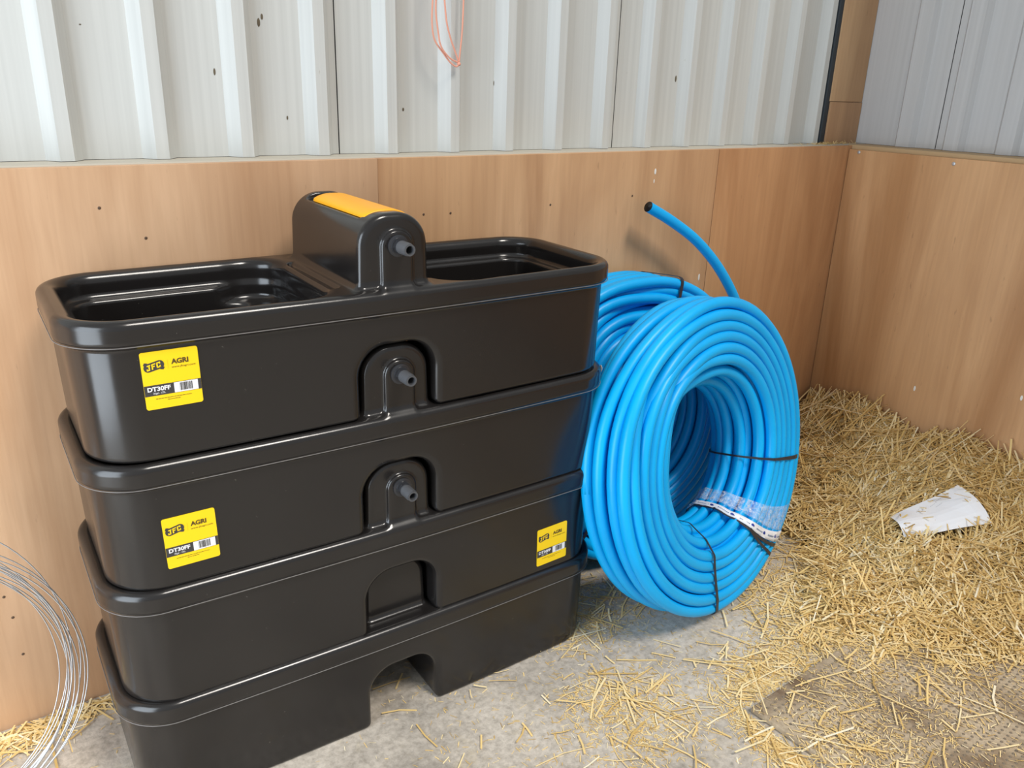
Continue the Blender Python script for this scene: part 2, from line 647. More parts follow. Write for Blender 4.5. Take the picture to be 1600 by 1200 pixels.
def sdf(P):
    x, y, z = P[..., 0], P[..., 1], P[..., 2]
    s = np.clip((UH - z) / UH, 0, 1)
    bul = 0.011 * np.clip(1 - (x / TA) ** 2, 0, 1)
    d_out = sd_rr(x, y, TA - TAPX * s, TB - TAPY * s + bul, 0.095)
    body = extr(d_out, z, -0.004, UH - 0.006, 0.009)
    # end pockets and the float tunnel under the middle
    rim = extr(sd_rr(x, y, TA + 0.013, TB + 0.011 + bul, 0.105), z, UH - 0.050, UH, 0.015)
    tun = sd_rr(x, z + 0.05, 0.083, 0.192, 0.060)          # |x|<.083, z<.149
    body = smax(body, -tun, 0.018)
    d = smin(body, rim, 0.006)
    # basins
    ax = np.abs(x)
    xc0, xc1 = 0.118, TA - 0.024
    cu = sd_rr(ax - (xc0 + xc1) / 2, y, (xc1 - xc0) / 2, TB - 0.022 + bul, 0.070)
    up = extr(cu, z, UH - 0.050, UH + 0.3, 0.012)
    lo = extr(cu + 0.017 + 0.01 * s, z, 0.018, UH + 0.1, 0.03)
    hump = sd_rr(x, z + 0.05, 0.200, 0.218, 0.06)
    lo = smax(lo, -hump, 0.03)
    cav = smin(up, lo, 0.010)
    nook = extr(sd_rr(ax - 0.19, y, 0.072, TB - 0.024 + bul, 0.070), z, 0.166, UH + 0.3, 0.014)
    cav = smin(cav, nook, 0.012)
    d = smax(d, -cav, 0.024)
    # groove on the bridge beside the housing
    gr = extr(sd_rr(ax - 0.098, y + 0.01, 0.005, 0.13, 0.005), z, UH - 0.006, UH + 0.1, 0.004)
    d = smax(d, -gr, 0.008)
    # float housing
    yf, yb = -(TB - 0.002), TB - 0.026
    prof = sd_rr(x, z - (BTOP - 0.2), BX + 0.012 * np.clip((BTOP - z) / 0.13, 0, 1) * 0.35, 0.2, 0.060)
    hs = extr(prof, y, yf, yb, 0.013)
    hs = np.maximum(hs, (UH - 0.03) - z)
    plate = extr(sd_rr(x - 0.004, z - (UH + 0.112 - 0.2), 0.033, 0.2, 0.032), y, yf - 0.008, yf + 0.02, 0.005)
    plate = np.maximum(plate, (UH - 0.02) - z)
    hs = smin(hs, plate, 0.006)
    rec = extr(sd_rr(x, y - (yf + yb) / 2 - 0.006, 0.047, (yb - yf) / 2 - 0.034, 0.020), z, BTOP - 0.013, BTOP + 0.1, 0.003)
    hs = smax(hs, -rec, 0.006)
    d = smin(d, hs, 0.018)
    return d


def surface_nets(h, lo, hi):
    ax = [np.arange(l, u + h, h) for l, u in zip(lo, hi)]
    X, Y, Z = np.meshgrid(*ax, indexing='ij')
    F = sdf(np.stack([X, Y, Z], -1))
    S = F < 0
    nx, ny, nz = F.shape
    cnt = np.zeros((nx - 1, ny - 1, nz - 1), np.int8)
    for i in (0, 1):
        for j in (0, 1):
            for k in (0, 1):
                cnt += S[i:nx - 1 + i, j:ny - 1 + j, k:nz - 1 + k]
    act = (cnt > 0) & (cnt < 8)
    idx = np.full(act.shape, -1, np.int64)
    I = np.argwhere(act)
    idx[act] = np.arange(len(I))
    acc = np.zeros((len(I), 3))
    n = np.zeros(len(I))
    C = [(i, j, k) for i in (0, 1) for j in (0, 1) for k in (0, 1)]
    for a in C:
        for b in C:
            df = [q - p for p, q in zip(a, b)]
            if sum(map(abs, df)) != 1 or sum(df) != 1:
                continue
            fa = F[I[:, 0] + a[0], I[:, 1] + a[1], I[:, 2] + a[2]]
            fb = F[I[:, 0] + b[0], I[:, 1] + b[1], I[:, 2] + b[2]]
            m = (fa < 0) != (fb < 0)
            t = np.where(m, fa / np.where(m, fa - fb, 1), 0)
            acc += m[:, None] * (np.array(a) + t[:, None] * np.array(df))
            n += m
    V = np.array([a[0] for a in ax]) + (I + acc / n[:, None]) * h
    Q = []
    for axis in range(3):
        o1, o2 = [(1, 2), (2, 0), (0, 1)][axis]
        sl0 = [slice(None)] * 3
        sl1 = [slice(None)] * 3
        sl0[axis] = slice(0, -1)
        sl1[axis] = slice(1, None)
        e = S[tuple(sl0)] != S[tuple(sl1)]
        E = np.argwhere(e)
        E = E[(E[:, o1] > 0) & (E[:, o2] > 0) & (E[:, o1] < F.shape[o1] - 1) & (E[:, o2] < F.shape[o2] - 1)]
        ins = S[E[:, 0], E[:, 1], E[:, 2]]
        d1 = np.zeros(3, int)
        d2 = np.zeros(3, int)
        d1[o1] = 1
        d2[o2] = 1
        g = lambda c: idx[c[:, 0], c[:, 1], c[:, 2]]
        q = np.stack([g(E - d1 - d2), g(E - d2), g(E), g(E - d1)], 1)
        q[~ins] = q[~ins][:, ::-1]
        Q.append(q)
    Q = np.concatenate(Q)
    return V, Q


def grad(P, e=4e-4):
    G = np.zeros_like(P)
    for k in range(3):
        dp = np.zeros(3)
        dp[k] = e
        G[:, k] = (sdf(P + dp) - sdf(P - dp)) / (2 * e)
    return G


TV, TQ = surface_nets(0.0044, (-0.61, -0.245, -0.012), (0.61, 0.235, 0.412))
for _ in range(3):
    g = grad(TV)
    d = sdf(TV)
    TV = TV - np.clip(d, -0.003, 0.003)[:, None] * g / np.maximum((g * g).sum(1), 0.3)[:, None]
TN = grad(TV)
TN /= np.linalg.norm(TN, axis=1)[:, None]
fc = TV[TQ].mean(1)
# which moulded region each face belongs to
is_house = (fc[:, 2] > UH + 0.004) & (np.abs(fc[:, 0]) < 0.1)
is_rim = ~is_house & (fc[:, 2] > UH - 0.0505) & (sd_rr(fc[:, 0], fc[:, 1], TA - 0.022, TB - 0.016 + 0.011 * np.clip(1 - (fc[:, 0] / TA) ** 2, 0, 1), 0.09) > 0)
PARTS = {}
for nm, sel in (('basin_body', ~is_house & ~is_rim), ('rim', is_rim), ('float_housing', is_house)):
    q = TQ[sel]
    u, inv = np.unique(q, return_inverse=True)
    o = fast_mesh(nm, TV[u], inv.reshape(q.shape), POLY)
    o.data.normals_split_custom_set_from_vertices(TN[u].tolist())
    PARTS[nm] = o


def front_y(x, z):
    """outer front surface of the body at local x, z (front = -y)"""
    x = np.asarray(x, float)
    z = np.asarray(z, float)
    s = np.clip((UH - z) / UH, 0, 1)
    bul = 0.011 * np.clip(1 - (x / TA) ** 2, 0, 1)
    return -(TB - TAPY * s + bul)


# moulding flash line under the rim: thin bead running round the trough
def ring_path(a, b, r, z, n=160):
    pts = []
    for cx, cy, a0 in ((a - r, b - r, 0), (-(a - r), b - r, PI / 2), (-(a - r), -(b - r), PI), (a - r, -(b - r), 1.5 * PI)):
        for k in range(13):
            t = a0 + k * PI / 24
            pts.append((cx + r * math.cos(t), cy + r * math.sin(t)))
    P = np.array(pts + pts[:1])
    out = []
    for p, q in zip(P[:-1], P[1:]):
        m = max(1, int(np.hypot(*(q - p)) / 0.03))
        for k in range(m):
            out.append(p + (q - p) * k / m)
    P = np.array(out)
    bul = 0.011 * np.clip(1 - (P[:, 0] / TA) ** 2, 0, 1)
    P[:, 1] += np.sign(P[:, 1]) * bul
    return np.column_stack([P, np.full(len(P), z)])


V, F = tube(ring_path(TA + 0.0132, TB + 0.0112, 0.105, UH - 0.0435), 0.0009, 5, True)
PARTS['moulding_seam'] = mesh_obj('moulding_seam', V, F, POLY_SEAM, None, True)

# yellow lid: slightly crowned slab filling the recess in the housing top
yf, yb = -(TB - 0.002), TB - 0.026
ly0, ly1 = yf + 0.034, yb - 0.066
V, F = [], []
nu, nv = 12, 10
for j in range(nv + 1):
    y = ly0 + (ly1 - ly0) * j / nv
    for i in range(nu + 1):
        x = -0.044 + 0.088 * i / nu
        zz = BTOP + 0.0030 - 0.010 * abs(x / 0.044) ** 2.6
        V.append((x, y, zz))
for j in range(nv):
    for i in range(nu):
        a = j * (nu + 1) + i
        F.append((a, a + 1, a + nu + 2, a + nu + 1))
base = len(V)
for j in range(nv + 1):
    y = ly0 + (ly1 - ly0) * j / nv
    V += [(-0.044, y, BTOP - 0.0125), (0.044, y, BTOP - 0.0125)]
for j in range(nv):
    a, b = j * (nu + 1), base + 2 * j
    F.append((a, a + nu + 1, b + 2, b))
    F.append((a + nu, b + 1, b + 3, a + 2 * nu + 1))
F.append(tuple(range(nu, -1, -1)) + (base, base + 1))
F.append(tuple(nv * (nu + 1) + i for i in range(nu + 1)) + (base + 2 * nv + 1, base + 2 * nv))
PARTS['float_cover'] = mesh_obj('float_cover', V, F, LID)
md = PARTS['float_cover'].modifiers.new('edge', 'BEVEL')
md.width = 0.004
md.segments = 3
md.limit_method = 'ANGLE'
md.angle_limit = math.radians(50)
PARTS['float_cover'].data.shade_smooth()

# inlet fitting: locknut with a stepped hose tail, pointing out of the front plate
SPX, SPZ, SPY = 0.004, UH + 0.083, yf - 0.008
spig = empty('inlet_fitting', (SPX, SPY, SPZ))
R_out = Matrix.Rotation(PI / 2, 4, 'X')      # +Z of the lathe -> -Y
V, F = lathe([(0.0, -0.002), (0.021, -0.002), (0.021, 0.003), (0.0165, 0.004), (0.0165, 0.009), (0.0, 0.009)], 28)
nut = mesh_obj('locknut', [R_out @ Vector(v) for v in V], F, NUT, None)
V, F = lathe([(0.0, 0.008), (0.0145, 0.008), (0.0145, 0.015), (0.0, 0.015)], 6)
hexn = mesh_obj('hexagon', [R_out @ Vector(v) for v in V], F, NUT, None)
prof = [(0.0115, 0.012), (0.0130, 0.018)]
for k in range(4):
    prof += [(0.0128, 0.020 + k * 0.007), (0.0112, 0.0265 + k * 0.007)]
prof += [(0.0112, 0.050), (0.0080, 0.050), (0.0076, 0.020), (0.0, 0.020)]
V, F = lathe(prof, 28)
tail = mesh_obj('hose_tail', [R_out @ Vector(v) for v in V], F, FITTING, None)
V, F = lathe([(0.0, 0.0285), (0.0074, 0.0285), (0.0077, 0.030)], 20)
bore_shade_disc = mesh_obj('bore_shade_disc', [R_out @ Vector(v) for v in V], F, BORE_SHADE, None)  # dark disc inside the tail, its shade painted as colour


# ---- stickers --------------------------------------------------------------
def text_mesh(body, size, width=None, shear=0.0, bold=0.0):
    cu = bpy.data.curves.new('lettering', 'FONT')
    cu.body = body
    cu.size = size
    cu.shear = shear
    cu.offset = bold
    cu.resolution_u = 3
    tmp = bpy.data.objects.new('lettering', cu)
    COL.objects.link(tmp)
    bpy.context.view_layer.update()
    dg = bpy.context.evaluated_depsgraph_get()
    me = bpy.data.meshes.new_from_object(tmp.evaluated_get(dg))
    bpy.data.objects.remove(tmp)
    V = np.array([v.co[:] for v in me.vertices])
    F = [tuple(p.vertices) for p in me.polygons]
    bpy.data.meshes.remove(me)
    V[:, 0] -= V[:, 0].min()
    if width:
        V[:, 0] *= width / V[:, 0].max()
    return V, F


def rect2(u0, v0, u1, v1, n=1):
    return np.array([(u0, v0, 0), (u1, v0, 0), (u1, v1, 0), (u0, v1, 0)]), [(0, 1, 2, 3)]


def join2(items):
    Vs, Fs, k = [], [], 0
    for V, F in items:
        Vs.append(V)
        Fs += [tuple(i + k for i in f) for f in F]
        k += len(V)
    return np.concatenate(Vs), Fs


def capsule2(cx, cy, w, h, r, ang, wave=0.0, n=10):
    pts = []
    for sx, sy, a0 in ((1, 1, 0), (-1, 1, PI / 2), (-1, -1, PI), (1, -1, 1.5 * PI)):
        for k in range(n + 1):
            t = a0 + k * PI / 2 / n
            pts.append((sx * (w / 2 - r) + r * math.cos(t), sy * (h / 2 - r) + r * math.sin(t)))
    P = np.array(pts)
    c, s = math.cos(ang), math.sin(ang)
    Q = np.column_stack([cx + P[:, 0] * c - P[:, 1] * s, cy + P[:, 0] * s + P[:, 1] * c, np.zeros(len(P))])
    return Q, [tuple(range(len(P)))]


SW, SH = 0.092, 0.102


def sticker_parts():
    """flat layers in sticker space (u right, v up, origin at lower left): name, material, level, verts, faces"""
    L = []
    # slightly curved sheet: rounded rectangle grid in yellow
    L.append(('backing', ST_Y, 0, *capsule2(SW / 2, SH / 2, SW, SH, 0.004, 0)))
    L.append(('black_band', ST_K, 1, *rect2(0.0002, 0.0245, SW - 0.0002, 0.0435)))
    L.append(('barcode_field', ST_W, 2, *rect2(0.0475, 0.0250, 0.0865, 0.0430)))
    bars, u = [], 0.0565
    rr = random.Random(3)
    while u < 0.0770:
        w = rr.choice((0.0004, 0.0007, 0.0011))
        bars.append(rect2(u, 0.0275, u + w, 0.0415))
        u += w + rr.choice((0.0004, 0.0006, 0.0010))
    L.append(('barcode', ST_K, 3, *join2(bars)))
    # emblem: tilted dark capsule with raised yellow letters and two small barbs
    a = math.radians(13)
    c, s = math.cos(a), math.sin(a)
    emb = [capsule2(0.0200, 0.0765, 0.0330, 0.0150, 0.0072, a)]
    emb.append((np.array([(0.0035, 0.0800, 0), (0.0065, 0.0775, 0), (0.0105, 0.0830, 0), (0.0055, 0.0842, 0)]), [(0, 1, 2, 3)]))
    emb.append((np.array([(0.0365, 0.0725, 0), (0.0335, 0.0755, 0), (0.0290, 0.0702, 0), (0.0345, 0.0690, 0)]), [(0, 1, 2, 3)]))
    L.append(('emblem', ST_K, 1, *join2(emb)))
    glyphs = {'J': [(0.15, 0.80, 1, 1), (0.5, 0.12, 0.84, 0.82), (0.05, 0, 0.84, 0.22), (0, 0.02, 0.28, 0.40)],
              'F': [(0, 0, 0.34, 1), (0, 0.78, 1, 1), (0, 0.40, 0.80, 0.61)],
              'C': [(0, 0.04, 0.34, 0.96), (0.04, 0.78, 0.96, 1), (0.04, 0, 0.96, 0.22), (0.68, 0.64, 1, 0.97), (0.68, 0.03, 1, 0.36)]}
    items = []
    for q, ch in enumerate('JFC'):
        for (a0, b0, a1, b1) in glyphs[ch]:
            V, F = rect2(a0 * 0.0068 + q * 0.0082, b0 * 0.0096, a1 * 0.0068 + q * 0.0082, b1 * 0.0096)
            V[:, 0] += V[:, 1] * 0.18
            items.append((V, F))
    V, F = join2(items)
    V = np.column_stack([0.0084 + V[:, 0] * c - (V[:, 1]) * s, 0.0690 + V[:, 0] * s + V[:, 1] * c, V[:, 2] * 0])
    L.append(('emblem_lettering', ST_Y, 2, V, F))
    L.append(('divider', new_mat('sticker_divider', 0.5, (0.62, 0.40, 0.01))[0], 1, *rect2(0.0418, 0.0685, 0.0422, 0.0850)))
    V, F = text_mesh('AGRI', 0.0120, 0.0280, 0.0, 0.0005)
    L.append(('brand_lettering', ST_B, 1, V * (1, 1, 0) + (0.0475, 0.0765, 0), F))
    V, F = text_mesh('www.jfcagri.com', 0.0050, 0.0385)
    L.append(('web_lettering', ST_B, 1, V * (1, 1, 0) + (0.0475, 0.0693, 0), F))
    V, F = text_mesh('DT30FF', 0.0105, 0.0370, 0.0, 0.0004)
    L.append(('model_lettering', ST_W, 2, V * (1, 1, 0) + (0.0050, 0.0328, 0), F))
    V, F = text_mesh('30gal - 135L', 0.0046, 0.0195)
    L.append(('capacity_lettering', ST_W, 2, V * (1, 1, 0) + (0.0135, 0.0272, 0), F))
    fine, rr = [], random.Random(5)
    for v, u0, u1 in ((0.0178, 0.0165, 0.0740), (0.0142, 0.0350, 0.0560)):
        u = u0
        while u < u1:
            w = rr.uniform(0.0012, 0.0045)
            fine.append(rect2(u, v, min(u + w, u1), v + 0.0009))
            u += w + 0.0008
    L.append(('fine_print', ST_B, 1, *join2(fine)))
    return L


STICKER = sticker_parts()


def put_sticker(parent, cx, cz, ang=0.0, tone=None):
    root = None
    c, s = math.cos(ang), math.sin(ang)
    for nm, mat, lvl, V, F in STICKER:
        u = V[:, 0] - SW / 2
        v = V[:, 1] - SH / 2
        X = cx + u * c - v * s
        Z = cz + u * s + v * c
        Y = front_y(X, Z) - 0.0014 - 0.0004 * lvl
        if root is None:
            # sheet with thickness
            n = len(V)
            P = np.concatenate([np.column_stack([X, Y, Z]), np.column_stack([X, Y + 0.0012, Z])])
            FF = [tuple(range(n)), tuple(range(2 * n - 1, n - 1, -1))] + [(i, i + n, (i + 1) % n + n, (i + 1) % n) for i in range(n)]
            root = mesh_obj('sticker', P, FF, mat, parent)
            root['label'] = 'yellow and black product sticker'
        else:
            mesh_obj(nm, np.column_stack([X, Y, Z]), F, mat, root)


def copy_to(o, parent):
    c = o.copy()
    COL.objects.link(c)
    c.parent = parent
    return c


TX, TY, TYAW = -0.094, -0.243, -0.032
LABELS = ['black plastic water trough on top of the stack, its yellow float cover showing',
          'black plastic water trough second from the top, sticker at its left',
          'black plastic water trough third from the top, small sticker at its right end',
          'black plastic water trough at the bottom, standing on the concrete floor']
troughs = []
for k in range(4):                       # k = 0 is the top trough
    dx, dy = [(0, 0), (0.0, 0.0), (0.0, 0.0), (0.0, 0.0)][k]
    t = empty('water_trough', (TX + dx, TY + dy, (0.767, 0.5095, 0.2555, 0.004)[k]), TYAW + (PI if k == 3 else 0))
    tag(t, LABELS[k], 'water trough', 'stacked black water troughs')
    for nm in ('basin_body', 'rim', 'float_housing', 'moulding_seam', 'float_cover'):
        if k == 0:
            PARTS[nm].parent = t
        else:
            copy_to(PARTS[nm], t)
    sp = spig if k == 0 else copy_to(spig, t)
    sp.parent = t
    for o in (nut, hexn, tail, bore_shade_disc):
        if k == 0:
            o.parent = sp
        else:
            copy_to(o, sp)
    troughs.append(t)
put_sticker(troughs[0], -0.424, 0.144, 0.01)
put_sticker(troughs[1], -0.424, 0.090, 0.02)
put_sticker(troughs[2], 0.412, 0.071, 0.02)

o = blob('scuff', (TA + 0.0125, -TB + 0.055, UH - 0.022), 0.006, new_mat('white_scuff', 0.6, (0.8, 0.8, 0.82))[0], troughs[1], 0, 0.2, 1.0, 1.6)

# ------------------------------------------------------------------ blue pipe coils
PD = 0.0325


def coil_turns(layers, pa=0.0325):
    """layers: (radius, front z, back z) from the inside out -> winding order of (radius, z)"""
    out = []
    for i, (r, zf, zb) in enumerate(layers):
        n = max(2, int(round((zf - zb - PD) / pa)) + 1)
        zs = np.linspace(zf - PD / 2, zb + PD / 2, n)
        for z in (zs if i % 2 else zs[::-1]):
            out.append((r, z))
    return out


def coil_path(turns, seed, seg=80):
    r_ = np.random.default_rng(seed)
    n = len(turns)
    co = r_.normal(0, 1, (n, 8))
    st = 0.70 + 0.12 * r_.random(n)
    pts = []
    for i, (r1, z1) in enumerate(turns):
        j = min(i + 1, n - 1)
        r2, z2 = turns[j]
        for k in range(seg):
            t = k / seg
            ph = 2 * PI * t
            s = np.clip((t - st[i]) / 0.18, 0, 1)
            s = s * s * (3 - 2 * s)
            c = co[i] * (1 - s) + co[j] * s
            w = 0.0016 * c[0] + 0.0026 * c[1] * math.cos(ph + c[2]) + 0.0018 * c[3] * math.cos(2 * ph + c[4])
            w2 = 0.0014 * c[5] + 0.0022 * c[6] * math.cos(ph + c[7])
            rad = r1 * (1 - s) + r2 * s + w
            pts.append((rad * math.cos(ph), rad * math.sin(ph), z1 * (1 - s) + z2 * s + w2))
    return np.array(pts)


def section_loop(turns, off):
    """taut outline round all strands of the cross-section, as (radius, z) points"""
    a = np.arange(16) * PI / 8
    P = np.concatenate([np.column_stack([r + (PD / 2 + off) * np.cos(a), z + (PD / 2 + off) * np.sin(a)]) for r, z in turns])
    P = P[np.lexsort((P[:, 1], P[:, 0]))]

    def half(pts):
        h = []
        for q in pts:
            while len(h) > 1 and (h[-1][0] - h[-2][0]) * (q[1] - h[-2][1]) - (h[-1][1] - h[-2][1]) * (q[0] - h[-2][0]) <= 0:
                h.pop()
            h.append(q)
        return h
    H = np.array(half(P)[:-1] + half(P[::-1])[:-1])
    out = []
    for p, q in zip(H, np.roll(H, -1, 0)):
        m = max(1, int(np.hypot(*(q - p)) / 0.010))
        for k in range(m):
            out.append(p + (q - p) * k / m)
    return np.array(out)


def squash(V, a=0.88, n=2.9):
    """a coil pressed against the trough end: its left half flattened towards a superellipse"""
    V = np.array(V, float)
    r = np.hypot(V[:, 0], V[:, 1])
    c, s = V[:, 0] / r, V[:, 1] / r
    k = 1 / ((np.abs(c) / a) ** n + np.abs(s) ** n) ** (1 / n)
    k = np.where(c < 0, k, 1 + (0.0 * k))
    V[:, 0] *= k
    V[:, 1] *= k
    return V


def band(name, sec, ph, halfw, mat, parent, thick=0.0012, skew=0.0, wav=0.0, seed=0, nw=1, shape=None, ph_in=None):
    """strap wound round the cross-section at angle ph; halfw in metres"""
    r_ = np.random.default_rng(seed)
    n = len(sec)
    mid = sec.mean(0)
    V, F = [], []
    lay = []
    cols = nw + 1
    for i, (r, a) in enumerate(sec):
        d = (np.array([r, a]) - mid)
        d = d / np.linalg.norm(d)
        w = wav * r_.normal()
        sk = skew * math.sin(2 * PI * i / n)
        for layer in (0, 1):
            rr = r + d[0] * (w + thick * layer)
            aa = a + d[1] * (w + thick * layer)
            for c in range(cols):
                off = -halfw + 2 * halfw * c / nw + sk
                p = ph + off / 0.36
                if ph_in is not None:
                    p += (ph_in - ph) * np.clip((0.43 - r) / (0.43 - 0.205), 0, 1)
                jit = wav * r_.normal() * 0.7 if nw > 1 else 0
                V.append(((rr + d[0] * jit) * math.cos(p), (rr + d[0] * jit) * math.sin(p), aa + d[1] * jit))
    m = 2 * cols
    for i in range(n):
        a, b = i * m, ((i + 1) % n) * m
        for c in range(nw):
            F.append((a + cols + c, a + cols + c + 1, b + cols + c + 1, b + cols + c))
            F.append((a + c + 1, a + c, b + c, b + c + 1))
        F.append((a, a + cols, b + cols, b))
        F.append((a + cols - 1, b + cols - 1, b + m - 1, a + m - 1))
    return mesh_obj(name, shape(V) if shape else V, F, mat, parent, nw > 1)


def coil_frame(center, axis, roll):
    z = Vector(axis).normalized()
    x = Vector((0, 0, 1)).cross(z).normalized()
    y = z.cross(x)
    M = Matrix((x, y, z)).transposed().to_4x4()
    return Matrix.Translation(center) @ M @ Matrix.Rotation(roll, 4, 'Z')


FRONT_LAYERS = [(0.211, -0.070, -0.165), (0.240, -0.022, -0.198), (0.270, 0.0, -0.215), (0.300, 0.0, -0.212),
                (0.330, 0.0, -0.205), (0.360, 0.0, -0.190), (0.391, -0.001, -0.172), (0.421, -0.008, -0.152)]
BACK_LAYERS = [(0.242 + 0.0300 * k, 0.0, -0.172) for k in range(7)]
FRONT_T, BACK_T = coil_turns(FRONT_LAYERS), coil_turns(BACK_LAYERS)


def make_coil(name, center, axis, roll, seed, turns, label, shape=None):
    M = coil_frame(center, axis, 0)
    root = bpy.data.objects.new(name, None)
    COL.objects.link(root)
    root.empty_display_size = 0.1
    root.matrix_world = M
    P = coil_path(turns, seed)
    c, s = math.cos(roll), math.sin(roll)
    P = np.column_stack([P[:, 0] * c - P[:, 1] * s, P[:, 0] * s + P[:, 1] * c, P[:, 2]])
    if shape:
        P = shape(P)
    V, F = tube(P, PD / 2, 10)
    mesh_obj('pipe_windings', V, F, PIPE, root, True)
    tag(root, label, 'pipe coil', 'blue pipe coils')
    return root


# local frame of a coil: +X right along the wall, +Y up, +Z out of its face
front = make_coil('pipe_coil', (0.845, -0.541, 0.458), (0.161, -1.0, 0.203), -3.1, 21, FRONT_T,
                  'blue plastic water pipe coil in front, bound with black straps and printed tape')
back = make_coil('pipe_coil', (0.868, -0.232, 0.452), (0.0, -1.0, 0.10), 2.6, 22, BACK_T,
                 'blue plastic water pipe coil leaning on the plywood behind, its loose end sticking up', squash)
sec_t = section_loop(FRONT_T, 0.0020)
for k, (p0, p1) in enumerate(((-0.27, -0.31), (-0.95, -1.25), (-1.76, -1.98))):
    band('strap', sec_t, p0, 0.0052, TIE, front, 0.0016, 0.0, seed=50 + k, ph_in=p1)
band('strap', sec_t, -1.03, 0.0048, TIE, front, 0.0016, 0.0, seed=5, ph_in=-1.24)
band('clear_tape', section_loop(FRONT_T, 0.0030), -0.72, 0.038, FILM, front, 0.0008, 0.0, 0.0008, 3, nw=8, ph_in=-1.00)
lab = band('printed_tape', section_loop(FRONT_T, 0.0040), -0.875, 0.016, LABEL_W, front, 0.0008, 0.0, 0.0008, 4, nw=3, ph_in=-1.20)
lab['label'] = 'white printed tape with navy marks'
# print on the tape: navy leaf-shaped marks and rows of small grey-blue strokes
loop = section_loop(FRONT_T, 0.0058)
cum = np.concatenate([[0], np.cumsum(np.hypot(*(np.roll(loop, -1, 0) - loop).T))])
PER = cum[-1]


def on_loop(sv):
    sv = sv % PER
    i = min(int(np.searchsorted(cum, sv, side='right')) - 1, len(loop) - 1)
    f = (sv - cum[i]) / (cum[i + 1] - cum[i])
    return loop[i] * (1 - f) + loop[(i + 1) % len(loop)] * f


def print_mark(poly):
    out = []
    for sv, w in poly:
        r, z = on_loop(sv)
        p = -0.875 + w / 0.36 - 0.325 * np.clip((0.43 - r) / 0.225, 0, 1)
        out.append((r * math.cos(p), r * math.sin(p), z))
    return out


MV, MF, SV2, SF2 = [], [], [], []
rr = random.Random(9)
sv = 0.02
while sv < PER - 0.03:
    leaf = [(sv, -0.003), (sv + 0.004, 0.004), (sv + 0.010, 0.0075), (sv + 0.014, 0.003), (sv + 0.012, -0.004), (sv + 0.006, -0.0045)]
    MF.append(tuple(range(len(MV), len(MV) + 6)))
    MV += print_mark(leaf)
    q = sv + 0.018
    while q < sv + 0.052:
        w = rr.uniform(0.0022, 0.0040)
        SF2.append(tuple(range(len(SV2), len(SV2) + 4)))
        SV2 += print_mark([(q, -0.0035), (q + w, -0.0035), (q + w, 0.0015), (q, 0.0015)])
        q += w + 0.0013
    sv += 0.066
mesh_obj('leaf_print', MV, MF, LABEL_BLUE, lab)['kind'] = 'stuff'
mesh_obj('small_print', SV2, SF2, LABEL_GREY, lab)['kind'] = 'stuff'
sec_b = section_loop(BACK_T, 0.0020)
for ph in (1.30, -2.30):
    band('strap', sec_b, ph, 0.005, TIE, back, 0.0016, 0.006, seed=int(ph * 10) + 70, shape=squash)

# free end of the rear coil, rising and arching back to the left along the wall
pts_px = [(1166, 560, -0.10), (1158, 500, -0.09), (1146, 462, -0.085), (1121, 416, -0.08), (1088, 376, -0.075), (1050, 346, -0.07), (1013, 323, -0.065)]
Q = np.array([at(a, b, 1, y) for a, b, y in pts_px])


def spline(P, n):
    P = np.asarray(P, float)
    P = np.vstack([2 * P[0] - P[1], P, 2 * P[-1] - P[-2]])
    out = []
    for i in range(1, len(P) - 2):
        for k in range(n):
            t = k / n
            a, b, c, d = P[i - 1], P[i], P[i + 1], P[i + 2]
            out.append(0.5 * ((2 * b) + (c - a) * t + (2 * a - 5 * b + 4 * c - d) * t * t + (3 * b - a - 3 * c + d) * t ** 3))
    out.append(P[-2])
    return np.array(out)


S = spline(Q, 8)
V, F = tube(S, PD / 2, 14, caps=False)
inv = np.array(back.matrix_world.inverted())
tl = lambda A: A @ inv[:3, :3].T + inv[:3, 3]
fe = mesh_obj('free_end', tl(V), F, PIPE, back, True)
tdir = S[-1] - S[-2]
tdir /= np.linalg.norm(tdir)
V2, F2 = tube(np.array([S[-1] + tdir * 0.0006, S[-1] + tdir * 0.0002, S[-1] - tdir * 0.04]), [PD / 2, PD / 2 * 0.8, PD / 2 * 0.78], 14, caps=True)
mesh_obj('pipe_shade_plug', tl(V2), F2, BORE_SHADE, fe, True)  # dark plug closing the blue pipe end, painted as its shaded hollow

# ------------------------------------------------------------------ galvanised wire coil on the left
wc = empty('wire_coil', (-1.017, -0.19, 0.0))
tag(wc, 'loose coil of shiny galvanised wire leaning on the plywood at the left edge', 'wire coil')
rw = np.random.default_rng(5)
for k in range(13):
    R0 = 0.272 + 0.030 * rw.random()
    cx, cz = 0.012 * rw.normal(), 0.0
    e = 1 + 0.03 * rw.normal()
    tilt = 0.20 + 0.05 * rw.normal()
    p1, p2 = rw.random(2) * 6.28
    th = np.linspace(0, 2 * PI, 90, endpoint=False)
    rr = R0 + 0.005 * np.cos(2 * th + p1) + 0.003 * np.cos(3 * th + p2)
    x = cx + rr * np.cos(th)
    up = rr * np.sin(th) * e
    up = up - up.min() + 0.003
    y = 0.02 * rw.normal() + up * tilt + 0.008 * np.cos(th + p2) - 0.05
    V, F = tube(np.column_stack([x, y, up * math.cos(tilt)]), 0.0013, 5, True)
    mesh_obj('wire_loop', V, F, WIRE, wc, True)

